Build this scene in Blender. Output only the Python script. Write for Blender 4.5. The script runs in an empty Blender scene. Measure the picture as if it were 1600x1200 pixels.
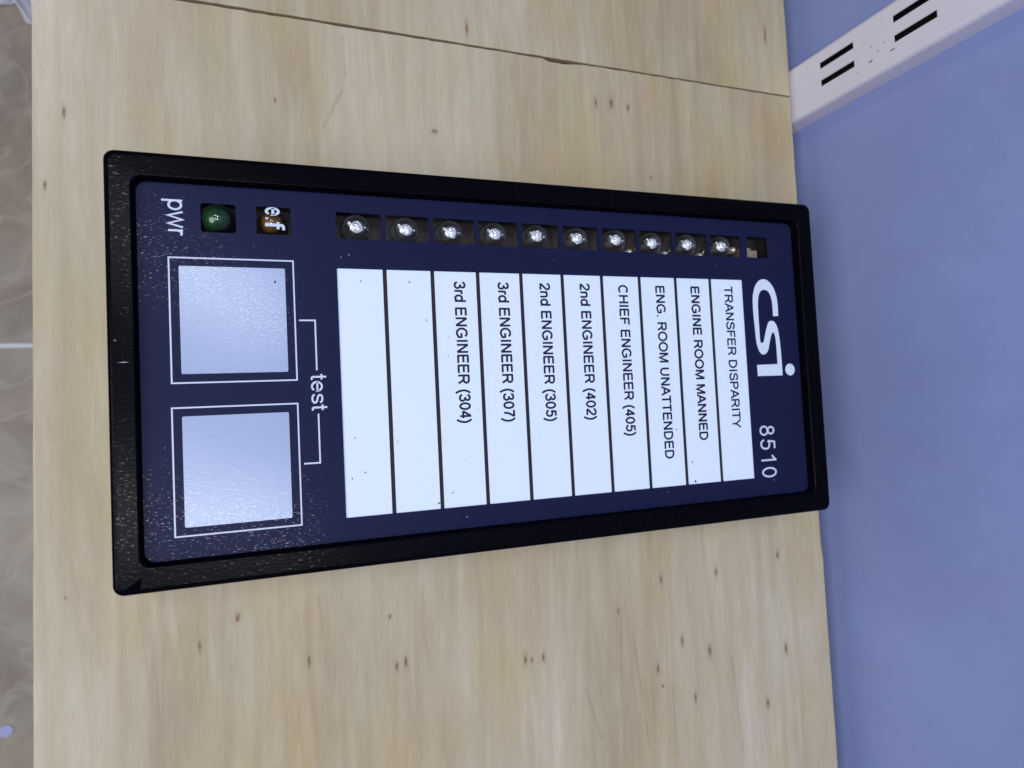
import bpy, bmesh, math, random
from mathutils import Vector, Matrix
from mathutils.geometry import tessellate_polygon

random.seed(7)
S = bpy.context.scene
C = S.collection
MM = 0.001
OZ = 790.0          # the front of the panel stands 790 mm above the floor (all lengths below in mm)


def V(x, y, z):
    return Vector((x * MM, y * MM, (z + OZ) * MM))


# ------------------------------------------------------------------ camera
cd = bpy.data.cameras.new('camera')
cam = bpy.data.objects.new('camera', cd)
C.objects.link(cam)
R = ((0.934723595, -0.049361297, 0.351930764),
     (-0.030195929, -0.997756918, -0.059743934),
     (0.354090393, 0.045217188, -0.934117444))
rot = Matrix(((R[0][0], -R[1][0], -R[2][0]),
              (R[0][1], -R[1][1], -R[2][1]),
              (R[0][2], -R[1][2], -R[2][2])))
cam.matrix_world = Matrix.Translation(V(43.1169, -92.8094, 248.7404)) @ rot.to_4x4()
cd.sensor_width = 36.0
cd.lens = 1071.137 / 1600 * 36.0
cd.clip_start = 0.01
cd.clip_end = 60.0
cd.dof.use_dof = True
cd.dof.focus_distance = 0.262
cd.dof.aperture_fstop = cd.lens / 1.6
S.camera = cam

# ------------------------------------------------------------------ world, lamps, exposure
w = bpy.data.worlds.new('World')
S.world = w
w.use_nodes = True
bg = w.node_tree.nodes['Background']
bg.inputs[0].default_value = (0.80, 0.86, 1.0, 1)
bg.inputs[1].default_value = 0.17


def area(name, loc, target, sx, sy, watts, col, axis=None):
    d = bpy.data.lights.new(name, 'AREA')
    d.shape = 'ELLIPSE' if name == 'fill_light' else 'RECTANGLE'
    d.size, d.size_y, d.energy, d.color = sx, sy, watts, col
    o = bpy.data.objects.new(name, d)
    C.objects.link(o)
    z = (loc - target).normalized()
    x = Vector(axis or (1, 0, 0))
    x = (x - z * x.dot(z)).normalized()
    y = z.cross(x)
    o.matrix_world = Matrix.Translation(loc) @ Matrix((x, y, z)).transposed().to_4x4()
    return o


area('ceiling_lamp', V(-190, 430, 2000), V(130, -70, 0), 0.80, 0.13, 9.5, (0.91, 0.95, 1.0), (1, -0.6, 0))
area('ceiling_lamp', V(-170, -365, 2000), V(130, -70, 0), 0.80, 0.13, 12.5, (0.91, 0.95, 1.0), (1, -0.2, 0))
area('fill_light', V(-950, -380, 1150), V(200, -150, 0), 1.1, 1.1, 17.5, (0.93, 0.95, 1.0))  # added soft fill with no seen source, brightens wall and boards

vs = S.view_settings
vs.view_transform = 'Standard'
vs.look = 'None'
vs.exposure = 0
vs.gamma = 1
vs.use_curve_mapping = False
S.cycles.use_denoising = True
S.cycles.max_bounces = 10
S.cycles.transparent_max_bounces = 16
S.cycles.sample_clamp_indirect = 4


# ------------------------------------------------------------------ helpers
def tag(o, label=None, cat=None, group=None, kind=None):
    if label: o['label'] = label
    if cat: o['category'] = cat
    if group: o['group'] = group
    if kind: o['kind'] = kind
    return o


def empty(name, x, y, z):
    o = bpy.data.objects.new(name, None)
    C.objects.link(o)
    o.location = V(x, y, z)
    o.empty_display_size = 0.01
    return o


def mesh_obj(name, bm, mat, parent=None, origin=(0, 0, 0), smooth=False):
    """bm holds mm coordinates in the world frame; the object's origin goes to `origin`."""
    me = bpy.data.meshes.new(name)
    ov = Vector(origin)
    for v in bm.verts:
        v.co = (v.co - ov) * MM
    bmesh.ops.recalc_face_normals(bm, faces=bm.faces[:]) if not getattr(bm, 'keep', False) else None
    bm.to_mesh(me)
    bm.free()
    if smooth:
        for p in me.polygons:
            p.use_smooth = True
    for m in (mat if isinstance(mat, (list, tuple)) else [mat]):
        me.materials.append(m)
    o = bpy.data.objects.new(name, me)
    C.objects.link(o)
    if parent is not None:
        o.parent = parent
        pw = parent_world(parent)
        o.location = V(*origin) - pw
    else:
        o.location = V(*origin)
    return o


def parent_world(o):
    p = Vector((0, 0, 0))
    while o is not None:
        p += o.location
        o = o.parent
    return p


def bm_poly(bm, pts, z):
    """flat polygon (any simple outline) at height z, facing up"""
    vs_ = [bm.verts.new((x, y, z)) for x, y in pts]
    for t in tessellate_polygon([[Vector((x, y, 0)) for x, y in pts]]):
        a, b, c = (vs_[i] for i in t)
        n = (b.co - a.co).cross(c.co - a.co)
        if abs(n.z) < 1e-9:
            continue
        bm.faces.new((a, b, c) if n.z > 0 else (a, c, b))


def bm_box(bm, x0, x1, y0, y1, z0, z1):
    v = [bm.verts.new((x, y, z)) for z in (z0, z1) for y in (y0, y1) for x in (x0, x1)]
    for f in ((0, 2, 3, 1), (4, 5, 7, 6), (0, 1, 5, 4), (2, 6, 7, 3), (0, 4, 6, 2), (1, 3, 7, 5)):
        bm.faces.new([v[i] for i in f])


def bm_prism(bm, pts, z0, z1, cap_bottom=True):
    """polygon outline extruded from z0 to z1"""
    n = len(pts)
    a = [bm.verts.new((x, y, z0)) for x, y in pts]
    b = [bm.verts.new((x, y, z1)) for x, y in pts]
    for i in range(n):
        j = (i + 1) % n
        bm.faces.new((a[i], a[j], b[j], b[i]))
    for t in tessellate_polygon([[Vector((x, y, 0)) for x, y in pts]]):
        bm.faces.new([b[i] for i in t])
        if cap_bottom:
            bm.faces.new([a[i] for i in reversed(t)])


def rrect(x0, x1, y0, y1, r, n=8):
    out = []
    for cx, cy, a0 in ((x1 - r, y1 - r, 0), (x0 + r, y1 - r, 90), (x0 + r, y0 + r, 180), (x1 - r, y0 + r, 270)):
        for k in range(n + 1):
            a = math.radians(a0 + 90 * k / n)
            out.append((cx + r * math.cos(a), cy + r * math.sin(a)))
    return out


def loft(bm, loops, close=False):
    rows = [[bm.verts.new(p) for p in l] for l in loops]
    n = len(rows[0])
    m = len(rows)
    for i in range(m if close else m - 1):
        a, b = rows[i], rows[(i + 1) % m]
        for k in range(n):
            j = (k + 1) % n
            bm.faces.new((a[k], a[j], b[j], b[k]))
    return rows


def lathe(bm, prof, cx, cy, n=32, cap_top=False):
    rows = []
    for r, z in prof:
        if r < 1e-6:
            rows.append([bm.verts.new((cx, cy, z))])
        else:
            rows.append([bm.verts.new((cx + r * math.cos(2 * math.pi * k / n), cy + r * math.sin(2 * math.pi * k / n), z)) for k in range(n)])
    for a, b in zip(rows, rows[1:]):
        for k in range(n):
            j = (k + 1) % n
            if len(b) == 1 and len(a) == 1:
                continue
            if len(b) == 1:
                bm.faces.new((a[k], a[j], b[0]))
            elif len(a) == 1:
                bm.faces.new((a[0], b[j], b[k]))
            else:
                bm.faces.new((a[k], a[j], b[j], b[k]))


# ------------------------------------------------------------------ node material helpers
class NT:
    def __init__(self, name):
        self.m = bpy.data.materials.new(name)
        self.m.use_nodes = True
        self.t = self.m.node_tree
        self.b = self.t.nodes['Principled BSDF']
        self.out = self.t.nodes['Material Output']

    def n(self, typ, **kw):
        nd = self.t.nodes.new(typ)
        for k, v in kw.items():
            setattr(nd, k, v)
        return nd

    def link(self, a, b):
        self.t.links.new(a, b)

    def val(self, sock, v):
        if hasattr(v, 'links'):
            self.link(v, sock)
        else:
            sock.default_value = v

    def math(self, op, a, b=0.0, c=0.0, clamp=False):
        nd = self.n('ShaderNodeMath', operation=op)
        nd.use_clamp = clamp
        for i, v in enumerate((a, b, c)):
            self.val(nd.inputs[i], v)
        return nd.outputs[0]

    def coords(self, scale=(1, 1, 1), loc=(0, 0, 0), rot=(0, 0, 0)):
        """object coordinates in millimetres, then mapped"""
        if not hasattr(self, '_tc'):
            tc = self.n('ShaderNodeTexCoord')
            mp = self.n('ShaderNodeMapping')
            mp.inputs['Scale'].default_value = (1000, 1000, 1000)
            self.link(tc.outputs['Object'], mp.inputs['Vector'])
            self._tc = mp.outputs[0]
        mp = self.n('ShaderNodeMapping')
        mp.inputs['Scale'].default_value = scale
        mp.inputs['Location'].default_value = loc
        mp.inputs['Rotation'].default_value = rot
        self.link(self._tc, mp.inputs['Vector'])
        return mp.outputs[0]

    def noise(self, scale, detail=3.0, rough=0.5, dist=0.0, loc=(0, 0, 0), rot=(0, 0, 0)):
        nd = self.n('ShaderNodeTexNoise')
        nd.inputs['Scale'].default_value = 1.0
        nd.inputs['Detail'].default_value = detail
        nd.inputs['Roughness'].default_value = rough
        nd.inputs['Distortion'].default_value = dist
        self.link(self.coords(scale, loc, rot), nd.inputs['Vector'])
        return nd.outputs[0]

    def ramp(self, fac, stops, interp='LINEAR'):
        nd = self.n('ShaderNodeValToRGB')
        nd.color_ramp.interpolation = interp
        el = nd.color_ramp.elements
        while len(el) < len(stops):
            el.new(0.5)
        for e, (p, c) in zip(el, stops):
            e.position = p
            e.color = (c, c, c, 1) if isinstance(c, (int, float)) else (*c, 1)
        self.link(fac, nd.inputs[0])
        return nd.outputs[0]

    def mix(self, fac, a, b, blend='MIX'):
        nd = self.n('ShaderNodeMix', data_type='RGBA', blend_type=blend)
        self.val(nd.inputs[0], fac)
        for sock, v in ((nd.inputs[6], a), (nd.inputs[7], b)):
            if isinstance(v, tuple):
                sock.default_value = (*v, 1)
            else:
                self.link(v, sock)
        return nd.outputs[2]

    def bump(self, h, strength=0.3, dist=0.0002):
        nd = self.n('ShaderNodeBump')
        nd.inputs['Strength'].default_value = strength
        nd.inputs['Distance'].default_value = dist
        self.link(h, nd.inputs['Height'])
        self.link(nd.outputs[0], self.b.inputs['Normal'])

    def base(self, v):
        self.val(self.b.inputs['Base Color'], (*v, 1) if isinstance(v, tuple) else v)

    def set(self, rough=None, metal=None, spec=None, ior=None):
        for k, v in (('Roughness', rough), ('Metallic', metal), ('Specular IOR Level', spec), ('IOR', ior)):
            if v is not None:
                self.val(self.b.inputs[k], v)
        return self


def flecked(k, spec, rough, scale, ang, lo, hi, weight, strength, dist):
    """satin skin with small glossy grains standing in it"""
    k.set(rough, 0, spec)
    grain = k.noise(scale, 2, 0.5, 0.4, rot=(0, 0, ang))
    fine = k.noise(tuple(q * 1.9 for q in scale), 1, 0.5, 0.0, (9, 4, 0), (0, 0, ang))
    k.val(k.b.inputs['Coat Weight'], k.math('MULTIPLY', k.ramp(fine, [(lo, 0.0), (hi, 1.0)]), weight))
    k.b.inputs['Coat Roughness'].default_value = 0.07
    k.b.inputs['Coat IOR'].default_value = 1.5
    nd = k.n('ShaderNodeBump')
    nd.inputs['Strength'].default_value = strength
    nd.inputs['Distance'].default_value = dist
    k.link(grain, nd.inputs['Height'])
    k.link(nd.outputs[0], k.b.inputs['Coat Normal'])
    nb = k.n('ShaderNodeBump')
    nb.inputs['Strength'].default_value = strength * 0.6
    nb.inputs['Distance'].default_value = dist
    k.link(grain, nb.inputs['Height'])
    k.link(nb.outputs[0], k.b.inputs['Normal'])


def plain(name, col, rough=0.5, metal=0.0, spec=0.5):
    k = NT(name)
    k.base(col)
    k.set(rough, metal, spec)
    return k.m


# -------- plywood: pale rotary-cut veneer, grain along Y, knots at the places the photo shows them
KNOTS = [(203.3, 56.8, 1.0, 3.0), (211.8, 57.5, 1.4, 3.6), (221.1, 56.3, 1.0, 2.6), (232.0, 22.1, 0.7, 1.0),
         (121.9, 34.2, 1.8, 1.3), (139.1, 83.7, 0.9, 4.6), (309.7, 106.5, 0.9, 6.0), (60.9, -186.2, 0.9, 3.0),
         (35.1, -165.3, 1.2, 2.0), (21.6, -174.0, 0.8, 2.6), (95.5, -194.2, 0.9, 2.6), (99.3, -193.2, 1.0, 3.3),
         (152.5, -201.0, 1.0, 3.0), (155.5, -201.8, 0.7, 1.6), (161.1, -201.6, 1.0, 2.6), (224.3, -175.2, 1.0, 3.0),
         (256.2, -175.9, 1.0, 3.0), (294.9, -171.9, 1.2, 3.0), (234.1, -206.0, 1.0, 3.0), (249.6, -213.4, 1.4, 4.0),
         (296.3, -219.8, 1.2, 4.0), (219.7, -216.9, 1.0, 3.0), (221.9, -225.4, 1.0, 1.0), (239.8, -234.1, 0.9, 3.3),
         (282.7, -244.8, 1.2, 3.3), (200.1, -186.9, 0.7, 2.0), (-21.5, -150.1, 0.6, 0.7), (-25.3, -1.0, 0.7, 2.4),
         (-18.9, 27.0, 0.7, 3.0), (55.4, 40.2, 0.6, 1.3), (93.4, -173.7, 0.9, 1.3)]
CRACKS = [(83.5, 74.7, 83.9, 51.1), (83.9, 51.1, 72.6, 27.8), (206.5, -189.3, 213.8, -261.7), (179.8, -214.2, 189.2, -247.6),
          (261.7, -210.1, 266.5, -273.5), (201.7, -182.7, 199.0, -235.2), (227.3, -219.7, 227.7, -264.9), (65, -158, 67, -182)]


def plywood(name, offs):
    k = NT(name)
    L = (offs, offs * 0.37, 0)
    broad = k.noise((0.016, 0.005, 0.02), 4, 0.55, 0.6, L)
    band = k.noise((0.075, 0.0075, 0.05), 4, 0.6, 0.8, L)
    streak = k.noise((0.38, 0.018, 0.3), 4, 0.62, 0.3, L)
    fibre = k.noise((2.4, 0.085, 1.0), 3, 0.65, 0.0, L)
    mott = k.noise((0.20, 0.07, 0.2), 6, 0.68, 0.8, L)
    f = k.math('MULTIPLY_ADD', k.math('SUBTRACT', broad, 0.5), 0.50, 0.16)
    f = k.math('MULTIPLY_ADD', band, 0.30, f)
    f = k.math('MULTIPLY_ADD', streak, 0.12, f)
    f = k.math('MULTIPLY_ADD', fibre, 0.14, f)
    f = k.math('MULTIPLY_ADD', mott, 0.16, f)
    col = k.ramp(f, [(0.28, (0.235, 0.185, 0.115)), (0.40, (0.325, 0.270, 0.182)), (0.50, (0.380, 0.327, 0.229)),
                     (0.60, (0.422, 0.375, 0.282)), (0.74, (0.53, 0.486, 0.395))])
    wv = k.n('ShaderNodeTexWave', wave_type='BANDS', bands_direction='X', wave_profile='SIN')
    wv.inputs['Scale'].default_value = 1.0
    wv.inputs['Distortion'].default_value = 7.0
    wv.inputs['Detail'].default_value = 3.0
    wv.inputs['Detail Scale'].default_value = 0.8
    wv.inputs['Detail Roughness'].default_value = 0.55
    k.link(k.coords((0.028, 0.0045, 0.02), L), wv.inputs['Vector'])
    col = k.mix(k.math('MULTIPLY', k.ramp(wv.outputs[0], [(0.62, 0.0), (0.98, 1.0)]), k.ramp(mott, [(0.40, 0.05), (0.62, 0.34)])), col, k.mix(1.0, col, (0.80, 0.74, 0.64), 'MULTIPLY'))
    hue = k.noise((0.030, 0.010, 0.03), 3, 0.5, 0.3, (offs + 41, 17, 0))
    col = k.mix(k.ramp(hue, [(0.40, 0.0), (0.62, 0.45)]), col, k.mix(1.0, col, (1.0, 0.90, 0.86), 'MULTIPLY'))
    yel = k.noise((0.028, 0.012, 0.03), 3, 0.5, 0.2, (offs + 90, 63, 0))
    col = k.mix(k.ramp(yel, [(0.48, 0.0), (0.68, 0.8)]), col, k.mix(1.0, col, (1.0, 0.93, 0.74), 'MULTIPLY'))
    # thin darker pores and ticks along the grain
    tick = k.noise((0.9, 0.10, 1), 3, 0.6, 0.0, (offs + 7, 3, 0))
    col = k.mix(k.ramp(tick, [(0.68, 0.0), (0.82, 0.35)]), col, (0.22, 0.17, 0.11))
    lite = k.noise((0.22, 0.020, 1), 3, 0.55, 0.4, (offs + 57, 31, 0))
    col = k.mix(k.ramp(lite, [(0.56, 0.0), (0.80, 0.28)]), col, (0.55, 0.515, 0.44))
    # knots
    wob = k.n('ShaderNodeTexNoise')
    wob.inputs['Scale'].default_value = 0.9
    wob.inputs['Detail'].default_value = 2
    k.link(k.coords(), wob.inputs['Vector'])
    core = None
    for x, y, a, b in KNOTS:
        mp = k.n('ShaderNodeMapping', vector_type='TEXTURE')
        mp.inputs['Location'].default_value = (x, y, 0)
        mp.inputs['Scale'].default_value = (a * 1.0, b * 1.0, 1e6)
        k.link(k._tc, mp.inputs['Vector'])
        ln = k.n('ShaderNodeVectorMath', operation='LENGTH')
        k.link(mp.outputs[0], ln.inputs[0])
        core = ln.outputs['Value'] if core is None else k.math('MINIMUM', core, ln.outputs['Value'])
    d = k.math('MULTIPLY_ADD', k.math('SUBTRACT', wob.outputs[0], 0.5), 1.3, core)
    halo = k.ramp(k.math('MULTIPLY', d, 0.2), [(0.10, 0.30), (0.42, 0.0)], 'EASE')
    col = k.mix(halo, col, (0.27, 0.185, 0.105))
    col = k.mix(k.ramp(d, [(0.15, 0.85), (1.0, 0.0)], 'EASE'), col, (0.135, 0.080, 0.042))
    # hairline checks
    dist = None
    for x0, y0, x1, y1 in CRACKS:
        ang = math.atan2(y1 - y0, x1 - x0)
        ln_ = math.hypot(x1 - x0, y1 - y0)
        mp = k.n('ShaderNodeMapping', vector_type='TEXTURE')
        mp.inputs['Location'].default_value = ((x0 + x1) / 2, (y0 + y1) / 2, 0)
        mp.inputs['Rotation'].default_value = (0, 0, ang)
        mp.inputs['Scale'].default_value = (ln_ / 2, 1.0, 1e6)
        k.link(k._tc, mp.inputs['Vector'])
        sp = k.n('ShaderNodeSeparateXYZ')
        k.link(mp.outputs[0], sp.inputs[0])
        ex = k.math('MULTIPLY', k.math('MAXIMUM', k.math('SUBTRACT', k.math('ABSOLUTE', sp.outputs[0]), 0.7), 0.0), 8.0)
        dd = k.math('ADD', k.math('ABSOLUTE', sp.outputs[1]), ex)
        dist = dd if dist is None else k.math('MINIMUM', dist, dd)
    wob2 = k.noise((0.25, 0.10, 0.2), 3, 0.6, 0, (5, 9, 0))
    dist = k.math('ABSOLUTE', k.math('MULTIPLY_ADD', k.math('SUBTRACT', wob2, 0.5), 2.2, dist))
    col = k.mix(k.ramp(dist, [(0.0, 0.32), (0.8, 0.0)]), col, (0.22, 0.15, 0.085))
    # ply layers on the cut edges
    geo = k.n('ShaderNodeNewGeometry')
    sn = k.n('ShaderNodeSeparateXYZ')
    k.link(geo.outputs['Normal'], sn.inputs[0])
    side = k.math('LESS_THAN', k.math('ABSOLUTE', sn.outputs[2]), 0.4)
    sc = k.n('ShaderNodeSeparateXYZ')
    k.link(k._tc, sc.inputs[0])
    lay = k.math('GREATER_THAN', k.math('FRACT', k.math('MULTIPLY', sc.outputs[2], 0.2)), 0.5)
    edge = k.mix(k.noise((0.3, 0.3, 1.2), 3), k.mix(lay, (0.30, 0.20, 0.11), (0.46, 0.36, 0.24)), (0.30, 0.22, 0.14))
    col = k.mix(side, col, edge)
    k.base(col)
    k.set(0.52, 0, 0.35)
    h = k.math('MULTIPLY_ADD', fibre, 0.5, k.math('MULTIPLY', streak, 0.6))
    k.bump(h, 0.25, 0.0002)
    return k.m


M = {}
M['ply_a'] = plywood('plywood_veneer', 0.0)
M['ply_b'] = plywood('plywood_veneer_pale', 260.0)

k = NT('navy_membrane')
k.base(k.mix(k.noise((0.05, 0.05, 0.05), 3), (0.0085, 0.0112, 0.042), (0.0102, 0.0130, 0.047)))
flecked(k, 0.045, 0.33, (0.44, 1.4, 1.0), 0.5, 0.62, 0.70, 0.20, 0.22, 0.00014)
M['navy'] = k.m

k = NT('white_membrane')
k.base(k.mix(k.noise((0.06, 0.06, 0.06), 3), (0.255, 0.318, 0.505), (0.285, 0.350, 0.545)))
flecked(k, 0.42, 0.25, (0.44, 1.4, 1.0), 0.5, 0.50, 0.64, 0.17, 0.20, 0.00014)
M['button'] = k.m

k = NT('black_bezel_plastic')
k.base((0.0012, 0.0013, 0.0028))
flecked(k, 0.035, 0.24, (0.46, 1.25, 1.0), 0.6, 0.61, 0.71, 0.15, 0.28, 0.00019)
M['bezel'] = k.m

k = NT('label_paper')
fib = k.noise((0.9, 0.9, 0.9), 4, 0.65)
sp = k.noise((0.35, 0.35, 0.35), 2, 0.5, 0, (13, 5, 0))
c = k.mix(fib, (0.60, 0.685, 0.90), (0.645, 0.735, 0.945))
c = k.mix(k.ramp(sp, [(0.70, 0.0), (0.80, 0.10)]), c, (0.30, 0.32, 0.40))
k.base(c)
k.set(0.55, 0, 0.25)
M['paper'] = k.m
M['label_back'] = plain('label_backing', (0.016, 0.015, 0.018), 0.6, 0, 0.2)
M['ink'] = plain('black_print', (0.012, 0.014, 0.028), 0.6, 0, 0.2)
M['print'] = plain('white_print', (0.50, 0.55, 0.70), 0.4, 0, 0.4)
M['print_pale'] = plain('pale_print', (0.56, 0.64, 0.78), 0.4, 0, 0.4)
M['speck'] = plain('dirt', (0.07, 0.07, 0.08), 0.8, 0, 0.2)
M['pocket'] = plain('dark_housing', (0.030, 0.024, 0.023), 0.6, 0, 0.3)
M['housing'] = plain('housing_plastic', (0.012, 0.012, 0.014), 0.5, 0, 0.4)
M['solder'] = plain('tinned_part', (0.60, 0.56, 0.50), 0.3, 0.6, 0.5)
M['sensor'] = plain('sensor_body', (0.24, 0.185, 0.15), 0.45, 0, 0.5)


def thin_glass(name, tint, refl_rough=0.03, rim_light=0.0, shine=2.2):
    """clear shell: lets light through, shines by its Fresnel reflection"""
    k = NT(name)
    k.t.nodes.remove(k.b)
    tr = k.n('ShaderNodeBsdfTransparent')
    tr.inputs[0].default_value = (*tint, 1)
    gl = k.n('ShaderNodeBsdfGlossy')
    gl.inputs['Roughness'].default_value = refl_rough
    gl.inputs[0].default_value = (1, 1, 1, 1)
    fr = k.n('ShaderNodeFresnel')
    fr.inputs['IOR'].default_value = 1.5
    mx = k.n('ShaderNodeMixShader')
    df = k.n('ShaderNodeBsdfDiffuse')
    df.inputs[0].default_value = (0.75, 0.78, 0.82, 1)
    m0 = k.n('ShaderNodeMixShader')
    lw = k.n('ShaderNodeLayerWeight')
    lw.inputs[0].default_value = 0.5
    k.link(k.math('MULTIPLY_ADD', k.math('POWER', lw.outputs['Facing'], 3.5), rim_light * 14, rim_light * 0.4), m0.inputs[0])  # pale diffuse rim painted in place of light refracted at the edge
    k.link(tr.outputs[0], m0.inputs[1])
    k.link(df.outputs[0], m0.inputs[2])
    k.link(k.math('MULTIPLY', fr.outputs[0], shine, clamp=True), mx.inputs[0])
    k.link(m0.outputs[0], mx.inputs[1])
    k.link(gl.outputs[0], mx.inputs[2])
    k.link(mx.outputs[0], k.out.inputs['Surface'])
    return k.m


M['lens'] = thin_glass('clear_lens', (0.93, 0.95, 0.97), 0.03, 0.04)
M['film'] = thin_glass('clear_film', (0.98, 0.98, 0.98), 0.04, 0.0, 0.25)
M['green_lens'] = thin_glass('green_lens', (0.62, 0.85, 0.68), 0.05, 0.006, 1.1)
M['amber_lens'] = thin_glass('amber_lens', (0.85, 0.78, 0.66), 0.05, 0.008, 1.1)
k = NT('green_epoxy'); k.base((0.006, 0.050, 0.014)); k.set(0.35, 0, 0.4); M['green_core'] = k.m
k = NT('amber_epoxy'); k.base((0.16, 0.088, 0.010)); k.set(0.35, 0, 0.4); M['amber_core'] = k.m
k = NT('silver_cup')
k.base((0.82, 0.83, 0.88))
k.set(0.24, 0.75, 0.5)
k.bump(k.noise((1.1, 1.1, 1.1), 2, 0.6), 0.9, 0.0008)
M['cup'] = k.m

k = NT('blue_wall_paint')
c = k.mix(k.ramp(k.noise((0.010, 0.008, 0.008), 5, 0.6, 0.3), [(0.3, 0.0), (0.7, 1.0)]), (0.212, 0.262, 0.530), (0.262, 0.318, 0.610))
c = k.mix(k.ramp(k.noise((0.02, 0.035, 0.012), 4, 0.6, 0.4, (3, 8, 0)), [(0.50, 0.0), (0.75, 0.35)]), c, (0.240, 0.268, 0.525))
k.base(c)
k.set(0.55, 0, 0.25)
k.bump(k.math('MULTIPLY_ADD', k.noise((0.4, 0.4, 0.4), 4, 0.6), 0.5, k.noise((0.04, 0.04, 0.04), 2)), 0.25, 0.0006)
M['wall'] = k.m

k = NT('white_enamel')
c = k.mix(k.noise((0.05, 0.05, 0.05), 3), (0.66, 0.63, 0.75), (0.72, 0.69, 0.80))
c = k.mix(k.ramp(k.noise((0.22, 0.22, 0.16), 3, 0.5, 0, (2, 4, 1)), [(0.72, 0.0), (0.80, 0.30)]), c, (0.33, 0.32, 0.38))
k.base(c)
k.set(0.38, 0, 0.4)
M['enamel'] = k.m
M['enamel_chip'] = plain('bare_metal_chip', (0.27, 0.26, 0.29), 0.6, 0.1)

k = NT('marble_floor_tile')
v1 = k.noise((0.012, 0.012, 0.02), 6, 0.60, 0.5)
c = k.ramp(v1, [(0.28, (0.235, 0.185, 0.140)), (0.45, (0.300, 0.245, 0.193)), (0.58, (0.355, 0.298, 0.236)), (0.75, (0.45, 0.385, 0.30))])
vein = k.noise((0.008, 0.010, 0.02), 4, 0.55, 0.7, (31, 12, 0))
vv = k.math('ABSOLUTE', k.math('SUBTRACT', vein, 0.5))
c = k.mix(k.ramp(vv, [(0.0, 0.70), (0.032, 0.0)]), c, (0.40, 0.35, 0.28))
c = k.mix(k.ramp(k.noise((0.006, 0.006, 0.01), 2, 0.5, 0, (4, 7, 0)), [(0.42, 0.0), (0.6, 0.6)]), c, k.mix(1.0, c, (0.90, 0.96, 1.06), 'MULTIPLY'))
sx = k.n('ShaderNodeSeparateXYZ')
k.link(k.coords(), sx.inputs[0])


def grout_line(axis_out, off):
    fr = k.math('FRACT', k.math('MULTIPLY', k.math('SUBTRACT', axis_out, off - 300.0), 1 / 600.0))
    return k.math('ABSOLUTE', k.math('SUBTRACT', fr, 0.5))


gy = grout_line(sx.outputs[1], 27.0)
gx = grout_line(sx.outputs[0], -520.0)
g = k.math('MINIMUM', gx, gy)
gm = k.math('LESS_THAN', g, 2.6 / 600)
c = k.mix(gm, c, (0.66, 0.63, 0.70))
k.base(c)
k.set(0.45, 0, 0.3)
M['floor'] = k.m
k = NT('pale_lilac'); k.base((0.60, 0.61, 0.70)); k.set(0.4, 0, 0.4); M['patch'] = k.m
M['dot'] = plain('lilac_paper', (0.38, 0.41, 0.66), 0.6)

# ------------------------------------------------------------------ the setting: floor and wall
bm = bmesh.new()
bm_poly(bm, [(-3200, -3000), (380, -3000), (380, 3000), (-3200, 3000)], 0)
floor = mesh_obj('floor', bm, M['floor'])
floor.location = (0, 0, 0)
tag(floor, kind='structure')

WALLX = 338.0
bm = bmesh.new()
bm_box(bm, WALLX, WALLX + 120, -2500, 2500, -OZ, 1700)
wall = mesh_obj('wall', bm, M['wall'])
tag(wall, 'smooth periwinkle blue painted wall behind the plywood boards', 'wall')


# ------------------------------------------------------------------ two plywood boards
def ragged(x0, x1, yfun, step, amp):
    pts = []
    x = x0
    while x < x1:
        pts.append((x, yfun(x) + random.uniform(-amp, amp)))
        x += step * random.uniform(0.6, 1.4)
    pts.append((x1, yfun(x1)))
    return pts


TOP = -40.0
THICK = 15.0


def seam(x):
    return 77.3 - 0.0094 * x


def chip(x):
    d = 0.0
    if 176 < x < 200: d = 1.3 * min(1, (x - 176) / 2, (200 - x) / 14)
    return d


def board(name, pts, mat, label):
    bm = bmesh.new()
    bm_prism(bm, pts, TOP - THICK, TOP)
    bmesh.ops.recalc_face_normals(bm, faces=bm.faces[:])
    ed = [e for e in bm.edges if len(e.link_faces) == 2 and all(v.co.z > TOP - 0.01 for v in e.verts)
          and any(abs(f.normal.z) < 0.3 for f in e.link_faces)]
    bmesh.ops.bevel(bm, geom=ed, offset=0.35, segments=2, affect='EDGES', profile=0.5)
    o = mesh_obj(name, bm, mat)
    return tag(o, label, 'plywood board', 'plywood boards side by side')


left = lambda y: -30.2 + 0.0124 * (y + 70) + random.uniform(-0.12, 0.12)
right_pts = []
y = -420.0
while y < 75:
    base = 325.7 if y < -173 else (324.2 if y > -169.5 else 324.2 + (-169.5 - y) / 3.5 * 1.5)
    right_pts.append((base + 0.003 * (y + 420) * (-1 if y < -173 else 0) + random.uniform(-0.1, 0.1), y))
    y += 2.5 if -176 < y < -166 else 9
right_pts = [p for p in right_pts if p[1] < 73]
front = ragged(-29.0, 324.4, lambda x: seam(x) - 0.30 - max(0, 0.45 - 0.0012 * x) - chip(x), 3.2, 0.16)
pts = [(-34.2, -420.0)] + right_pts + list(reversed(front)) + [(left(yy), yy) for yy in range(60, -420, -12)]
board('plywood_board', pts, M['ply_a'], 'large pale plywood board carrying the black panel')
back = ragged(-28.8, 324.4, lambda x: seam(x) + 0.28 + max(0, 0.25 - 0.001 * x), 4.0, 0.12)
pts = back + [(324.4 + random.uniform(-0.15, 0.15), yy) for yy in range(84, 500, 9)] + [(left(yy), yy) for yy in range(495, 80, -12)]
board('plywood_board', pts, M['ply_b'], 'plywood board beyond the dark seam, at the upper edge')

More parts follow.
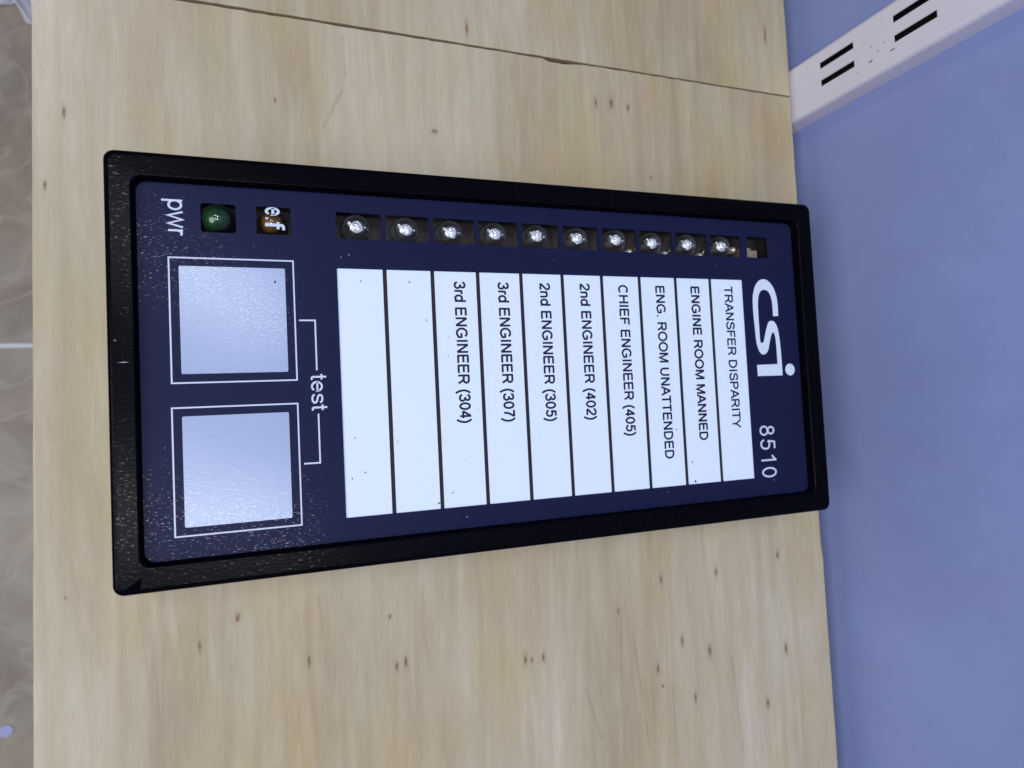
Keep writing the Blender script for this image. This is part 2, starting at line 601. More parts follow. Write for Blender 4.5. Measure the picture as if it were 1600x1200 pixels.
# ------------------------------------------------------------------ slotted shelf upright on the wall
UX = 326.0
bm = bmesh.new()
Y0, Y1 = 60.6, 90.6
SY = ((70.6, 73.9), (79.9, 83.2))       # the two rows of slots
ZB, ZT = -700.0, 900.0
zs = []
z = -20.3
slots = []
zz = z - 43.9 * 15
while zz < ZT - 40:
    if zz > ZB + 20:
        slots.append((zz, zz + 21.6))
    zz += 43.9
ycut = [Y0 + 2.6, SY[0][0], SY[0][1], SY[1][0], SY[1][1], Y1 - 2.6]
zcut = [ZB] + [q for s in slots for q in s] + [ZT]
grid = {}
TH = 0.5


def gv(x, y, z):
    key = (round(x, 3), round(y, 3), round(z, 3))
    if key not in grid:
        grid[key] = bm.verts.new(key)
    return grid[key]


for i in range(len(ycut) - 1):
    for j in range(len(zcut) - 1):
        hole = (j % 2 == 1) and i in (1, 3)
        a, b, c_, d = ycut[i], ycut[i + 1], zcut[j], zcut[j + 1]
        if not hole:
            for x in (UX, UX + TH):
                bm.faces.new((gv(x, a, c_), gv(x, b, c_), gv(x, b, d), gv(x, a, d)))
        else:
            for (p, q) in (((a, c_), (b, c_)), ((b, c_), (b, d)), ((b, d), (a, d)), ((a, d), (a, c_))):
                bm.faces.new((gv(UX, *p), gv(UX, *q), gv(UX + TH, *q), gv(UX + TH, *p)))
# rounded shoulders and the two flanges back to the wall
for sgn, yb in ((-1, Y0), (1, Y1)):
    prof = []
    for kk in range(7):
        a = math.radians(90 * kk / 6)
        prof.append((UX + 2.6 - 2.6 * math.cos(a), yb - sgn * 2.6 + sgn * 2.6 * math.sin(a)))
    prof.append((WALLX - 0.05, yb))
    for zi in range(len(zcut) - 1):
        for (xa, ya), (xb, yb2) in zip(prof, prof[1:]):
            bm.faces.new((gv(xa, ya, zcut[zi]), gv(xb, yb2, zcut[zi]), gv(xb, yb2, zcut[zi + 1]), gv(xa, ya, zcut[zi + 1])))
up = mesh_obj('shelf_upright', bm, M['enamel'], None, (UX, 75.6, ZB))
tag(up, 'white enamelled steel shelf upright with paired slots fixed on the blue wall', 'shelf upright')
for p in up.data.polygons:
    c_ = p.center * 1000
    p.use_smooth = (abs(c_.y) > 12.3)
for (yy, zz, a, b) in ((68.4, 0.0 + 10.5, 0.5, 1.6), (71.5, 15.0, 0.35, 0.9), (68.0, 22.5, 0.5, 1.6), (75.4, 11.6, 0.3, 0.7), (66.8, 3.0, 0.3, 0.6), (73.6, 18.6, 0.3, 0.8)):
    bm = bmesh.new()
    n = 9
    ring = [bm.verts.new((UX - 0.05, yy + a * math.cos(2 * math.pi * q / n) * random.uniform(.6, 1.3), zz + b * math.sin(2 * math.pi * q / n) * random.uniform(.6, 1.3))) for q in range(n)]
    bm.faces.new(ring)
    mesh_obj('paint_chip', bm, M['enamel_chip'], up, (UX, yy, zz))

bm = bmesh.new()
bm_box(bm, WALLX - 4.0, WALLX - 3.0, Y0 + 0.3, Y1 - 0.3, ZB + 1, ZT - 1)  # added dark strip, stands for the shade inside the channel
mesh_obj('slot_shade', bm, M['label_back'], up, (WALLX - 3.5, 75.6, ZB))

# ------------------------------------------------------------------ pale crumpled shape and a dot on the floor
bm = bmesh.new()
pl = [(-300, 505), (-262, 466), (-246, 472), (-236, 474), (-227, 480), (-220, 452), (-211, 450), (-208, 470), (-212, 520), (-250, 560), (-310, 550)]
ring0 = [bm.verts.new((x, y, -OZ + 1.5 + random.uniform(0, 2))) for x, y in pl]
cx, cy = -250, 505
ring1 = [bm.verts.new((cx + (x - cx) * .55 + random.uniform(-5, 5), cy + (y - cy) * .55 + random.uniform(-5, 5), -OZ + random.uniform(8, 24))) for x, y in pl]
top = bm.verts.new((cx, cy, -OZ + 14))
for i in range(len(pl)):
    j = (i + 1) % len(pl)
    bm.faces.new((ring0[i], ring0[j], ring1[j], ring1[i]))
    bm.faces.new((ring1[i], ring1[j], top))
sc_ = mesh_obj('pale_patch', bm, M['patch'], None, (cx, cy, -OZ))
tag(sc_, 'crumpled pale lilac scrap on the marble floor at the upper left corner', 'patch')
bm = bmesh.new()
lathe(bm, [(7.6, -OZ + 0.3), (7.6, -OZ + 1.2), (7.0, -OZ + 1.6), (0, -OZ + 1.7)], -254.5, -452, 28)
dt = mesh_obj('paper_dot', bm, M['dot'], None, (-254.5, -452, -OZ))
tag(dt, 'small round lilac dot lying on the marble floor at the lower left corner', 'paper dot')

# ------------------------------------------------------------------ the alarm panel
panel = empty('alarm_panel', 146.5, -72, TOP)
tag(panel, 'black framed navy alarm panel with ten white name strips on the plywood', 'alarm panel')
PL, PW = 293.0, 144.0
FZ = -4.0           # face of the navy membrane

# bezel: a lofted ring
bm = bmesh.new()


def ring(x0, x1, y0, y1, r, z):
    return [(x, -y, z) for x, y in rrect(x0, x1, y0, y1, r, 10)]


FR = 1.7
loops = [ring(0, PL, 0, PW, 3.4, -9.0)]
for q in range(7):
    t = math.radians(90 * q / 6)
    d = FR * (1 - math.cos(t))
    loops.append(ring(d, PL - d, d, PW - d, 3.4 - d * 0.4, -FR + FR * math.sin(t)))
loops += [ring(1.9, PL - 1.9, 1.9, PW - 1.9, 2.7, 0.004), ring(7.45, PL - 8.05, 7.85, PW - 7.85, 3.6, 0.045),
         ring(7.6, PL - 8.2, 8.0, PW - 8.0, 3.6, 0.05), ring(7.95, PL - 8.55, 8.35, PW - 8.35, 3.5, -0.12), ring(8.15, PL - 8.75, 8.55, PW - 8.55, 3.4, -0.5),
         ring(8.9, PL - 9.3, 9.0, PW - 9.2, 3.4, FZ - 0.3), ring(8.9, PL - 9.3, 9.0, PW - 9.2, 3.4, -9.0)]
loft(bm, loops, close=True)
bezel = mesh_obj('bezel', bm, M['bezel'], panel, (PL / 2, -PW / 2, -4.5))
me = bezel.data
for p in me.polygons:
    p.use_smooth = True
try:
    me.set_sharp_from_angle(angle=math.radians(50))
except Exception:
    pass

# housing: body behind the frame, open to the front
bm = bmesh.new()
loops = [ring(10.2, PL - 10.5, 10.4, PW - 10.6, 3, FZ - 0.85), ring(6.5, PL - 6.5, 6.5, PW - 6.5, 3, FZ - 0.85 - 0.0), ring(6.5, PL - 6.5, 6.5, PW - 6.5, 3, TOP + 0.15)]
loft(bm, [ring(10.4, PL - 10.6, 10.6, PW - 10.8, 3, -24.0), ring(10.4, PL - 10.6, 10.6, PW - 10.8, 3, -9.4), ring(6.5, PL - 6.5, 6.5, PW - 6.5, 3, -9.4), ring(6.5, PL - 6.5, 6.5, PW - 6.5, 3, TOP + .15)])
o = ring(6.5, PL - 6.5, 6.5, PW - 6.5, 3, TOP + .15)
bm_poly(bm, [(x, y) for x, y, z in o], TOP + 0.15)
mesh_obj('housing', bm, M['housing'], panel, (PL / 2, -PW / 2, TOP + .15))
bm = bmesh.new()
bm_box(bm, 10.6, PL - 10.8, -(PW - 11.0), -10.8, -17.2, -15.6)
board_o = mesh_obj('circuit_board', bm, M['pocket'], panel, (PL / 2, -PW / 2, -16))

# faceplate with its openings
PITCH, LU, LW = 18.22, 73.1, 16.65
LV0, LV1 = 36.35, 126.7
windows = [(28.3, 39.5, 15.1, 25.2), (46.2, 57.7, 15.2, 25.0)]
for i in range(10):
    windows.append((73.4 + i * 18.22, 73.4 + i * 18.22 + 16.5, 15.6 + 0.06 * i, 25.45 + 0.06 * i))
windows.append((257.5, 269.4, 16.1, 25.8))
cu = bpy.data.curves.new('faceplate_outline', 'CURVE')
cu.dimensions = '2D'
cu.fill_mode = 'BOTH'
cu.extrude = 0.4


def spline(pts):
    sp_ = cu.splines.new('POLY')
    sp_.points.add(len(pts) - 1)
    for p, (x, y) in zip(sp_.points, pts):
        p.co = (x, -y, 0, 1)
    sp_.use_cyclic_u = True


spline(rrect(8.0, PL - 8.6, 8.1, PW - 8.3, 3.0, 8))
for (a, b, c_, d) in windows:
    if b < 30 + 12:
        spline(rrect(a, b, c_, d, 1.0, 4))
    else:
        spline(rrect(a, b, c_, d, 0.35, 2))
spline(rrect(LU, LU + 9 * PITCH + LW, LV0, LV1, 0.3, 2))
tmp = bpy.data.objects.new('tmp_outline', cu)
C.objects.link(tmp)
dg = bpy.context.evaluated_depsgraph_get()
fm = bpy.data.meshes.new_from_object(tmp.evaluated_get(dg))
bpy.data.objects.remove(tmp)
bpy.data.curves.remove(cu)
bm = bmesh.new()
bm.from_mesh(fm)
bpy.data.meshes.remove(fm)
for v in bm.verts:
    v.co.z += FZ - 0.4
bmesh.ops.remove_doubles(bm, verts=bm.verts[:], dist=0.001)
face = mesh_obj('faceplate', bm, M['navy'], panel, (PL / 2, -PW / 2, FZ - 0.4))

# ------------------------------------------------------------------ lettering: a monoline grotesque drawn stroke by stroke
H = 0.064           # half the stem of the regular weight, cap height = 1


def arc(cx, cy, rx, ry, a0, a1, n=14):
    return [(cx + rx * math.cos(math.radians(a0 + (a1 - a0) * i / n)), cy + ry * math.sin(math.radians(a0 + (a1 - a0) * i / n))) for i in range(n + 1)]


def bez(p0, p1, p2, p3, n=10):
    out = []
    for i in range(n + 1):
        t = i / n
        s = 1 - t
        out.append((s**3 * p0[0] + 3 * s * s * t * p1[0] + 3 * s * t * t * p2[0] + t**3 * p3[0],
                    s**3 * p0[1] + 3 * s * s * t * p1[1] + 3 * s * t * t * p2[1] + t**3 * p3[1]))
    return out


def cr(pts, n=6):
    """smooth open curve through points"""
    P = [pts[0]] + list(pts) + [pts[-1]]
    out = []
    for i in range(1, len(P) - 2):
        for k_ in range(n):
            t = k_ / n
            q = []
            for d in (0, 1):
                a, b, c, e = P[i - 1][d], P[i][d], P[i + 1][d], P[i + 2][d]
                q.append(0.5 * ((2 * b) + (-a + c) * t + (2 * a - 5 * b + 4 * c - e) * t * t + (-a + 3 * b - 3 * c + e) * t**3))
            out.append(tuple(q))
    out.append(pts[-1])
    return out


T, B = 1 - H, H
XH = 0.725          # x-height
xt = XH - H
G = {
    ' ': (0.39, []),
    'A': (0.93, [[(0.055, 0), (0.465, 1.0)], [(0.465, 1.0), (0.875, 0)], [(0.20, 0.34), (0.73, 0.34)]]),
    'C': (1.01, [arc(0.52, 0.5, 0.39, 0.445, 42, 318, 26)]),
    'D': (1.01, [[(0.165, 0), (0.165, 1)], [(0.165, T), (0.45, T)] + arc(0.45, 0.5, 0.42, 0.436, 90, -90, 16)[1:] + [(0.165, B)]]),
    'E': (0.93, [[(0.165, 0), (0.165, 1)], [(0.165, T), (0.84, T)], [(0.165, 0.53), (0.80, 0.53)], [(0.165, B), (0.86, B)]]),
    'F': (0.85, [[(0.165, 0), (0.165, 1)], [(0.165, T), (0.80, T)], [(0.165, 0.505), (0.72, 0.505)]]),
    'G': (1.09, [arc(0.54, 0.5, 0.42, 0.445, 40, 300, 24) + [(0.93, 0.20), (0.93, 0.46)], [(0.56, 0.46), (0.994, 0.46)]]),
    'H': (1.01, [[(0.17, 0), (0.17, 1)], [(0.84, 0), (0.84, 1)], [(0.17, 0.53), (0.84, 0.53)]]),
    'I': (0.39, [[(0.195, 0), (0.195, 1)]]),
    'M': (1.16, [[(0.165, 0), (0.165, 1)], [(0.19, 1), (0.58, 0.03), (0.97, 1)], [(0.995, 0), (0.995, 1)]]),
    'N': (1.01, [[(0.17, 0), (0.17, 1)], [(0.18, 0.98), (0.83, 0.02)], [(0.84, 0), (0.84, 1)]]),
    'O': (1.09, [arc(0.545, 0.5, 0.425, 0.445, 0, 360, 34)]),
    'P': (0.93, [[(0.165, 0), (0.165, 1)], [(0.165, T), (0.56, T)] + arc(0.56, 0.70, 0.25, 0.236, 90, -90, 12)[1:] + [(0.165, 0.464)]]),
    'R': (1.01, [[(0.17, 0), (0.17, 1)], [(0.17, T), (0.60, T)] + arc(0.60, 0.71, 0.25, 0.226, 90, -90, 12)[1:] + [(0.17, 0.484)], [(0.50, 0.47), (0.64, 0.40), (0.90, 0.0)]]),
    'S': (0.93, [cr([(0.80, 0.70), (0.74, 0.86), (0.60, 0.935), (0.45, 0.94), (0.27, 0.90), (0.175, 0.765), (0.24, 0.63), (0.45, 0.545), (0.66, 0.475),
                     (0.80, 0.36), (0.79, 0.19), (0.66, 0.085), (0.47, 0.06), (0.28, 0.09), (0.16, 0.20), (0.125, 0.32)])]),
    'T': (0.85, [[(0.425, 0), (0.425, 1)], [(0.03, T), (0.82, T)]]),
    'U': (1.01, [[(0.17, 1), (0.17, 0.40)] + arc(0.505, 0.40, 0.335, 0.345, 180, 360, 18)[1:] + [(0.84, 1)]]),
    'Y': (0.93, [[(0.465, 0), (0.465, 0.43)], [(0.06, 1), (0.465, 0.42), (0.87, 1)]]),
    '0': (0.777, [arc(0.39, 0.49, 0.27, 0.435, 0, 360, 30)]),
    '1': (0.777, [[(0.50, 0), (0.50, 1)], cr([(0.20, 0.73), (0.36, 0.82), (0.49, 0.97)])]),
    '2': (0.777, [cr([(0.12, 0.70), (0.17, 0.86), (0.32, 0.935), (0.40, 0.94), (0.57, 0.90), (0.655, 0.745), (0.60, 0.58), (0.42, 0.39), (0.22, 0.22), (0.10, B)]), [(0.10, B), (0.70, B)]]),
    '3': (0.777, [cr([(0.115, 0.74), (0.19, 0.885), (0.36, 0.94), (0.53, 0.90), (0.605, 0.76), (0.54, 0.60), (0.40, 0.54), (0.31, 0.535)]),
                  cr([(0.31, 0.54), (0.42, 0.535), (0.58, 0.47), (0.66, 0.30), (0.60, 0.13), (0.46, 0.065), (0.36, 0.06), (0.19, 0.115), (0.10, 0.27)])]),
    '4': (0.777, [[(0.53, 0), (0.53, 1)], [(0.51, 0.96), (0.09, 0.30)], [(0.05, 0.29), (0.73, 0.29)]]),
    '5': (0.777, [[(0.66, T), (0.24, T), (0.165, 0.50)], cr([(0.165, 0.50), (0.27, 0.585), (0.40, 0.60), (0.58, 0.54), (0.66, 0.35), (0.58, 0.14), (0.42, 0.06), (0.33, 0.06), (0.18, 0.12), (0.10, 0.26)])]),
    '7': (0.777, [[(0.07, T), (0.69, T)], cr([(0.68, 0.93), (0.50, 0.68), (0.36, 0.36), (0.305, 0.0)])]),
    '8': (0.777, [arc(0.39, 0.745, 0.215, 0.195, 0, 360, 22), arc(0.39, 0.295, 0.265, 0.235, 0, 360, 26)]),
    '(': (0.465, [cr([(0.40, 1.02), (0.25, 0.80), (0.17, 0.55), (0.165, 0.35), (0.22, 0.05), (0.33, -0.18), (0.40, -0.29)])]),
    ')': (0.465, [cr([(0.065, 1.02), (0.215, 0.80), (0.295, 0.55), (0.30, 0.35), (0.245, 0.05), (0.135, -0.18), (0.065, -0.29)])]),
    '.': (0.39, [[(0.195, 0), (0.195, 0.14)]]),
    'd': (0.777, [[(0.64, 0), (0.64, 1)], arc(0.375, 0.36, 0.265, 0.305, 0, 360, 24)]),
    'e': (0.777, [[(0.10, 0.385), (0.655, 0.385)] + arc(0.385, 0.36, 0.275, 0.305, 4, 322, 24)[0:]]),
    'f': (0.40, [[(0.18, 0), (0.18, 0.80)] + bez((0.18, 0.80), (0.18, 0.93), (0.25, 0.95), (0.42, 0.93), 8)[1:], [(0.02, xt - 0.005), (0.38, xt - 0.005)]]),
    'n': (0.777, [[(0.155, 0), (0.155, XH)], cr([(0.155, 0.40), (0.19, 0.56), (0.30, 0.65), (0.41, 0.665), (0.55, 0.63), (0.615, 0.50)]) + [(0.615, 0)]]),
    'p': (0.777, [[(0.14, -0.29), (0.14, XH)], arc(0.405, 0.36, 0.265, 0.305, 0, 360, 24)]),
    'r': (0.465, [[(0.155, 0), (0.155, XH)], cr([(0.155, 0.42), (0.20, 0.58), (0.30, 0.655), (0.45, 0.63)])]),
    's': (0.70, [cr([(0.585, 0.52), (0.52, 0.63), (0.36, 0.668), (0.20, 0.64), (0.13, 0.53), (0.20, 0.42), (0.36, 0.37), (0.54, 0.305), (0.60, 0.19), (0.51, 0.085), (0.35, 0.055), (0.18, 0.09), (0.10, 0.21)])]),
    't': (0.39, [[(0.19, 0.95), (0.19, 0.17)] + bez((0.19, 0.17), (0.19, 0.05), (0.26, 0.045), (0.37, 0.062), 6)[1:], [(0.02, xt), (0.36, xt)]]),
    'w': (1.0, [[(0.04, XH), (0.265, 0.02), (0.50, 0.70), (0.735, 0.02), (0.96, XH)]]),
}


def stroke(bm, pts, hw, z, xf):
    """flat ribbon of half width hw along pts, mitred, glyph units, mapped by xf"""
    closed = math.dist(pts[0], pts[-1]) < 1e-6
    if closed:
        pts = pts[:-1]
    n = len(pts)
    L, Rr = [], []
    for i, p in enumerate(pts):
        a = pts[i - 1] if (i > 0 or closed) else None
        b = pts[(i + 1) % n] if (i < n - 1 or closed) else None
        d1 = Vector((p[0] - a[0], p[1] - a[1])).normalized() if a else None
        d2 = Vector((b[0] - p[0], b[1] - p[1])).normalized() if b else None
        if d1 is None: d1 = d2
        if d2 is None: d2 = d1
        n1 = Vector((-d1.y, d1.x))
        n2 = Vector((-d2.y, d2.x))
        m = (n1 + n2)
        if m.length < 1e-4: m = n1
        m.normalize()
        s = hw / max(0.45, m.dot(n1))
        L.append(bm.verts.new((*xf(p[0] + m.x * s, p[1] + m.y * s), z)))
        Rr.append(bm.verts.new((*xf(p[0] - m.x * s, p[1] - m.y * s), z)))
    for i in range(n if closed else n - 1):
        j = (i + 1) % n
        bm.faces.new((L[i], Rr[i], Rr[j], L[j]))


def text_bm(txt, u_base, v0, v1, cap, z, hw=H, bm=None, extra=0.0):
    """text running down the picture (+v), its tops towards +u, fitted between v0 and v1"""
    bm = bm or bmesh.new()
    wtot = sum(G[c_][0] + extra for c_ in txt) - extra
    lsb = {'3': .05, '2': .05, 'C': .07, 'E': .1, 'T': .03, 'p': .08, 't': .02, '8': .06}.get(txt[0], 0.05)
    sv = (v1 - v0) / (wtot - lsb - 0.05)
    pen = -lsb
    cnt = 0
    for c_ in txt:
        adv, strokes = G[c_]
        for st in strokes:
            px = pen
            stroke(bm, st, hw, z + 0.004 * (cnt % 5), lambda x, y_, px=px: (u_base + y_ * cap, -(v0 + (px + x) * sv)))
            cnt += 1
        pen += adv + extra
    # the ribbons are drawn in a mirrored frame: make them face up
    for f in bm.faces:
        f.normal_update()
        if f.normal.z < 0:
            f.normal_flip()
    bm.keep = True
    return bm


class KBM:
    pass


def text_obj(txt, u, v0, v1, cap, z, mat, parent, hw=H, name='lettering', extra=0.0):
    bm = bmesh.new()
    wtot = sum(G[c_][0] + extra for c_ in txt) - extra
    lsb, rsb = 0.06, 0.06
    sv = (v1 - v0) / (wtot - lsb - rsb)
    pen = -lsb
    cnt = 0
    for c_ in txt:
        adv, strokes = G[c_]
        for st in strokes:
            stroke(bm, st, hw, z + 0.005 * (cnt % 6), lambda x, y_, px=pen: (u + y_ * cap, -(v0 + (px + x) * sv)))
            cnt += 1
        pen += adv + extra
    bm.normal_update()
    for f in bm.faces:
        if f.normal.z < 0:
            f.normal_flip()
    me_ = bpy.data.meshes.new(name)
    org = Vector((u + cap / 2, -(v0 + v1) / 2, z))
    for v in bm.verts:
        v.co = (v.co - org) * MM
    bm.to_mesh(me_)
    bm.free()
    me_.materials.append(mat)
    o_ = bpy.data.objects.new(name, me_)
    C.objects.link(o_)
    o_.parent = parent
    o_.location = V(*org) - parent_world(parent)
    return o_


# ------------------------------------------------------------------ label strips behind their opening
bm = bmesh.new()
bm_box(bm, LU - 1.5, LU + 9 * PITCH + LW + 1.5, -(LV1 + 1.5), -(LV0 - 1.5), FZ - 1.6, FZ - 0.85)
backing = mesh_obj('label_backing', bm, M['label_back'], panel, (LU + 90, -80, FZ - 1.6))
LT = FZ - 0.5


def speck(name, u, v, r, z, mat, parent):
    bm = bmesh.new()
    e1 = random.uniform(.6, 1.3)
    bm_poly(bm, [(u + r * e1 * math.cos(2 * math.pi * q / 7) * random.uniform(.7, 1.2), -v + r * math.sin(2 * math.pi * q / 7) * random.uniform(.7, 1.3)) for q in range(7)], z)
    return mesh_obj(name, bm, mat, parent, (u, -v, z))


rows = [None, None,
        ('3rd ENGINEER (304)', 117.2, 40.2, 95.0), ('3rd ENGINEER (307)', 135.2, 40.1, 95.4), ('2nd ENGINEER (305)', 153.2, 40.0, 96.1),
        ('2nd ENGINEER (402)', 171.3, 39.8, 96.4), ('CHIEF ENGINEER (405)', 189.4, 40.0, 104.0), ('ENG. ROOM UNATTENDED', 207.7, 39.9, 114.8),
        ('ENGINE ROOM MANNED', 225.8, 39.8, 107.9), ('TRANSFER DISPARITY', 243.8, 39.6, 103.3)]
specks = {0: [(81.6, 40.9, .35), (95.2, 62.3, .15), (77.3, 98.2, .35), (75.8, 112.8, .32), (80.5, 110.9, .28)], 1: [(99.7, 40.7, .35), (105.7, 55.2, .28), (97.5, 80.3, .2), (92.8, 100.5, .25), (107.5, 124.6, .4)],
          2: [(114.0, 61.6, .25), (113.6, 69.0, .25), (124.7, 90.1, .2), (118.8, 109.4, .2), (112.9, 121.1, .25)], 3: [(132.8, 109.9, .2)], 7: [(214.1, 102.5, .35)], 8: [(221.2, 117.1, .4), (222.3, 125.6, .55)]}
for i in range(10):
    u0 = LU + i * PITCH
    bm = bmesh.new()
    j = 0.12
    bm_box(bm, u0, u0 + LW, -(LV1 + 0.6), -(LV0 - 0.6), FZ - 0.82, LT)
    strip = mesh_obj('label_strip', bm, M['paper'], panel, (u0 + LW / 2, -(LV0 + LV1) / 2, LT))
    if rows[i]:
        strip['label'] = 'white strip printed ' + rows[i][0]
        t_, ub, a, b = rows[i]
        bold = {8: 0.104, 9: 0.093}.get(i, 0.098)
        text_obj(t_, ub, a, b, 4.45, LT + 0.02, M['ink'], strip, bold)
    else:
        strip['label'] = 'blank white strip'
    for (u, v, r) in specks.get(i, ()):
        speck('dirt_speck', u, v, r, LT + 0.03, M['speck'], strip)

# ------------------------------------------------------------------ print on the membrane
PZ = FZ + 0.03
text_obj('test', 62.6, 75.0, 87.5, 5.6, PZ, M['print'], face, 0.058)
text_obj('pwr', 18.2, 14.35, 26.5, 6.3, PZ, M['print'], face, 0.058)
text_obj('8510', 257.9, 103.2, 126.9, 8.5, PZ, M['print'], face, 0.056, extra=0.10)
LOGO = [(273.0, 52.9), (273.11, 47.76), (272.56, 43.26), (271.02, 39.27), (268.46, 36.58), (265.75, 35.79), (262.93, 36.7), (260.57, 39.48), (259.22, 43.46), (258.84, 47.42), (258.85, 53.33), (259.16, 59.23), (259.45, 64.64), (260.36, 68.33), (261.71, 70.31), (263.2, 70.73), (264.77, 70.11), (266.16, 68.15), (267.02, 65.2), (268.06, 62.23), (268.93, 60.74), (269.56, 60.6), (270.3, 61.99), (270.65, 64.73), (270.75, 69.7), (270.75, 75.3),
        (259.0, 75.5), (259.06, 80.6), (273.3, 80.6), (273.26, 74.21), (273.14, 68.24), (272.79, 62.75), (272.19, 58.76), (270.87, 56.02), (269.08, 55.17), (267.18, 55.77), (265.71, 58.75), (264.67, 61.72), (263.69, 64.67), (262.84, 65.41), (261.95, 65.15), (261.65, 63.67), (261.60, 58.74), (261.62, 52.33), (261.78, 47.38), (262.5, 43.41), (264.09, 41.15), (266.39, 40.76), (268.34, 41.82), (269.55, 44.3), (270.0, 47.79), (270.0, 53.0)]
parts_ = [LOGO[0:26], LOGO[28:52]]
outl = cr(LOGO[0:26], 4) + [LOGO[26], LOGO[27]] + cr(LOGO[28:52], 4)
bm = bmesh.new()
bm_poly(bm, [(u, -v) for u, v in outl], PZ)
bm_poly(bm, [(277.8 + 2.75 * math.cos(a * math.pi / 14), -78.0 + 2.75 * math.sin(a * math.pi / 14)) for a in range(28)], PZ)
mesh_obj('emblem', bm, M['print_pale'], face, (266, -58, PZ))


def line(bm, pts, hw, z=PZ):
    stroke(bm, pts, hw, z, lambda x, y_: (x, -y_))


bm = bmesh.new()
line(bm, [(59.3, 55.5), (64.8, 55.5), (64.8, 73.4)], 0.27)
line(bm, [(64.8, 88.9), (64.8, 106.3), (59.3, 106.3)], 0.27)
mesh_obj('bracket_line', bm, M['print'], face, (62, -80, PZ))
for (a, b, c_, d) in ((18.1, 57.95, 34.3, 76.7), (17.9, 57.85, 85.0, 127.5)):
    bm = bmesh.new()
    line(bm, [(a, c_), (b, c_), (b, d), (a, d), (a, c_)], 0.25)
    mesh_obj('button_outline', bm, M['print'], face, ((a + b) / 2, -(c_ + d) / 2, PZ))
for (a, b, c_, d, sp_) in ((21.1, 55.1, 37.1, 73.7, (51.7, 42.0)), (20.9, 54.8, 87.9, 124.7, None)):
    bm = bmesh.new()
    bm_prism(bm, [(x, -y_) for x, y_ in rrect(a, b, c_, d, 0.5, 3)], FZ - 0.2, FZ + 0.07)
    bt = mesh_obj('test_button', bm, M['button'], panel, ((a + b) / 2, -(c_ + d) / 2, FZ))
    if sp_:
        bm = bmesh.new()
        bm_poly(bm, [(sp_[0] + .45 * math.cos(q) * random.uniform(.6, 1.2), -sp_[1] + .6 * math.sin(q) * random.uniform(.6, 1.2)) for q in (0, .8, 1.7, 2.5, 3.3, 4.2, 5.2)], FZ + 0.1)
        mesh_obj('dirt_speck', bm, M['speck'], bt, (sp_[0], -sp_[1], FZ))
M['dust'] = plain('pale_dust', (0.30, 0.30, 0.34), 0.8, 0, 0.2)
M['tar'] = plain('dark_spot', (0.006, 0.006, 0.010), 0.6, 0, 0.2)
for mat, nm, lst in ((M['tar'], 'dirt_speck', [(275.1, 126.2, .55), (268.4, 130.1, .4)]), (M['dust'], 'dust_speck', [(264.5, 128.3, .25), (207.4, 128.9, .22), (74.8, 32.3, .2), (77.6, 31.3, .25), (34.3, 68.6, .15), (160, 30.2, .15), (240, 30.5, .18), (118, 130.6, .2), (15.5, 98, .22), (60.4, 112, .15)])):
    for (u, v, r) in lst:
        speck(nm, u, v, r, FZ + 0.02, mat, face)

# ------------------------------------------------------------------ lamps in their windows
def led(u, v, lens, core, kind):
    r = 5.5 if kind == 'green' else 5.05
    ztop = {'clear': -4.45, 'green': -1.4, 'amber': -4.35}[kind]
    zc = ztop - r
    prof = [(r + 0.55, -15.6), (r + 0.55, -14.4), (r, -14.4), (r, zc)]
    for a in range(1, 13):
        t = math.radians(90 * a / 12)
        prof.append((r * math.cos(t) if a < 12 else 0, zc + r * math.sin(t)))
    bm = bmesh.new()
    lathe(bm, prof, u, -v, 36)
    ld = mesh_obj('led', bm, lens, panel, (u, -v, -15.6), True)
    if kind == 'clear':
        a0 = random.uniform(0, 6.28)
        bm = bmesh.new()
        lathe(bm, [(1.5, -15.0), (1.6, -9.2), (2.1, -7.5), (2.3, -7.4), (2.05, -7.6), (1.25, -9.3), (0, -9.6)], u - 0.1, -v - 0.15, 14)
        for vv in bm.verts:
            vv.co.x += random.uniform(-.16, .16)
            vv.co.y += random.uniform(-.16, .16)
            vv.co.z += random.uniform(-.25, .25)
        mesh_obj('reflector_cup', bm, M['cup'], ld, (u, -v, -15))
        bm = bmesh.new()
        lathe(bm, [(0.42, -15.2), (0.42, -7.6), (0.62, -7.3), (0.55, -6.9), (0, -6.7)], u + 3.0, -v - 0.35, 12)
        mesh_obj('lead_post', bm, M['cup'], ld, (u + 3, -v, -15))
        bm = bmesh.new()
        bm_box(bm, u - 3.6, u - 1.2, -v + 0.1, -v + 1.3, -9.4, -7.1)
        bmesh.ops.rotate(bm, verts=bm.verts[:], cent=(u - 2.4, -v + 0.7, -8), matrix=Matrix.Rotation(-0.6 + random.uniform(-.2, .2), 3, 'Z'))
        mesh_obj('anvil_post', bm, M['cup'], ld, (u - 2, -v, -8))
    else:
        bm = bmesh.new()
        prof = [(r * 0.97, -15.4), (r * 0.97, zc - 0.2)]
        for a in range(1, 9):
            t = math.radians(90 * a / 8)
            prof.append((r * 0.97 * math.cos(t) if a < 8 else 0, zc - 0.2 + r * 0.95 * math.sin(t)))
        lathe(bm, prof, u, -v, 28)
        mesh_obj('coloured_body', bm, core, ld, (u, -v, -15.4), True)
    return ld


for i in range(10):
    ld = led(81.55 + i * 18.27 + random.uniform(-.25, .25), 19.6 + 0.07 * i + random.uniform(-.25, .25), M['lens'], None, 'clear')
g_ = led(33.6, 20.0, M['green_lens'], M['green_core'], 'green')
g_['label'] = 'green lamp beside the word pwr'
a_ = led(51.6, 19.8, M['amber_lens'], M['amber_core'], 'amber')
a_['label'] = 'amber lamp behind the letters e.f.'
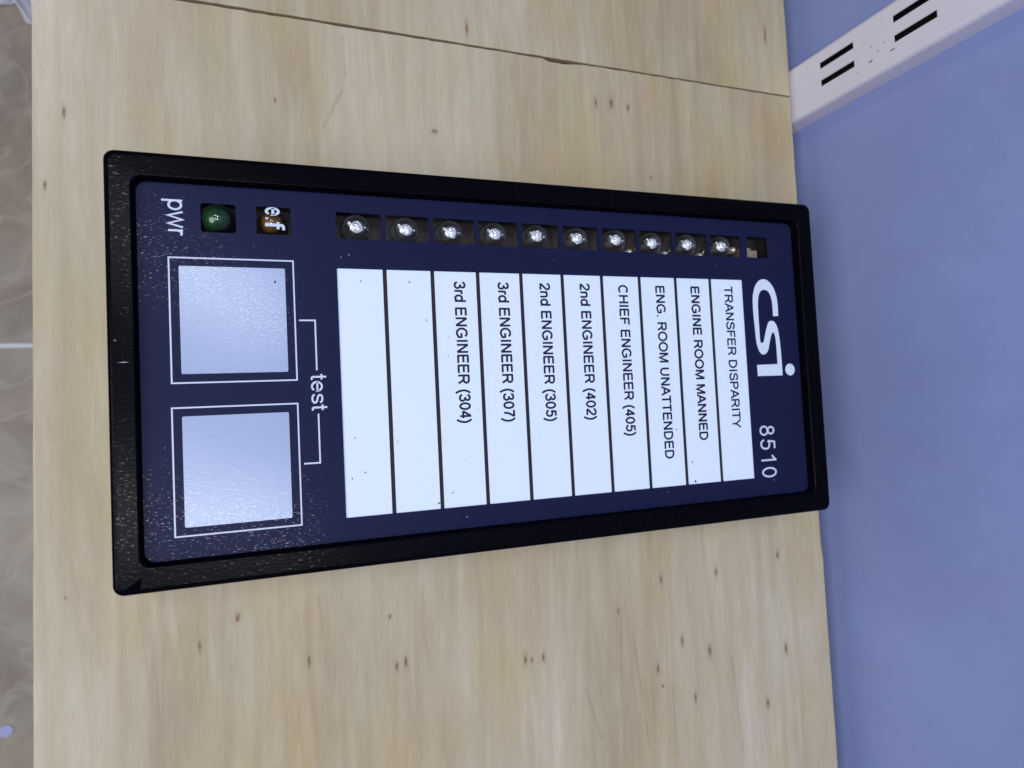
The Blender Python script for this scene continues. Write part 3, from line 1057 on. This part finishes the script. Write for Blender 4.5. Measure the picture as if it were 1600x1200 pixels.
# clear film over the amber lamp carrying the printed letters
w0 = windows[1]
bm = bmesh.new()
bm_poly(bm, [(w0[0] - .2, -w0[3] - .2), (w0[1] + .2, -w0[3] - .2), (w0[1] + .2, -w0[2] + .2), (w0[0] - .2, -w0[2] + .2)], FZ - 0.25)
film = mesh_obj('window_film', bm, M['film'], panel, (52, -20, FZ - .25))
text_obj('e.', 49.2, 15.35, 19.9, 6.6, FZ + 0.02, M['print'], film, 0.075)
text_obj('f', 49.0, 20.75, 22.75, 6.6, FZ + 0.02, M['print'], film, 0.072)
# small tinned parts seen beside some of the lamps
for (u, v) in ((198.2, 24.6), (216.3, 24.8), (234.8, 24.9), (253.4, 21.5)):
    bm = bmesh.new()
    lathe(bm, [(1.5, -15.5), (1.5, -9.0), (1.2, -7.8), (0.6, -7.3), (0, -7.2)], u, -v, 14)
    mesh_obj('capacitor', bm, M['solder'], panel, (u, -v, -15.5), True)
# light sensor in the last window
bm = bmesh.new()
bm_box(bm, 258.6, 263.6, -26.5, -20.2, -15.5, -8.8)
bm_box(bm, 263.7, 267.9, -25.6, -21.0, -15.5, -9.6)
sn_ = mesh_obj('light_sensor', bm, M['sensor'], panel, (263, -22, -15.5))
bm = bmesh.new()
lathe(bm, [(0.55, -9.5), (0.55, -8.5), (0.3, -8.1), (0, -8.0)], 263.4, -23.4, 16)
mesh_obj('sensor_lens', bm, M['solder'], sn_, (263.4, -23.4, -9), True)

# ------------------------------------------------------------------ wear on the frame
M['scratch'] = plain('pale_scratch', (0.25, 0.25, 0.30), 0.6)
bm = bmesh.new()
bm_poly(bm, [(3.0, -69.8), (4.9, -69.6), (6.3, -69.75), (4.8, -69.98)], 0.09)
bm_poly(bm, [(1.9, -62.6), (2.9, -62.6), (2.6, -62.9)], 0.09)
mesh_obj('scratch', bm, M['scratch'], bezel, (4, -66, 0))
bm = bmesh.new()
vv = [bm.verts.new(p) for p in ((3.0, -142.3, 0.02), (8.6, -138.6, 0.02), (7.8, -142.2, 0.02), (6.0, -141.0, 0.55), (7.4, -140.4, 0.62))]
for f in ((0, 2, 3), (2, 4, 3), (2, 1, 4), (0, 3, 1), (3, 4, 1)):
    bm.faces.new([vv[i] for i in f])
mesh_obj('gouge', bm, M['bezel'], bezel, (6, -141, 0))
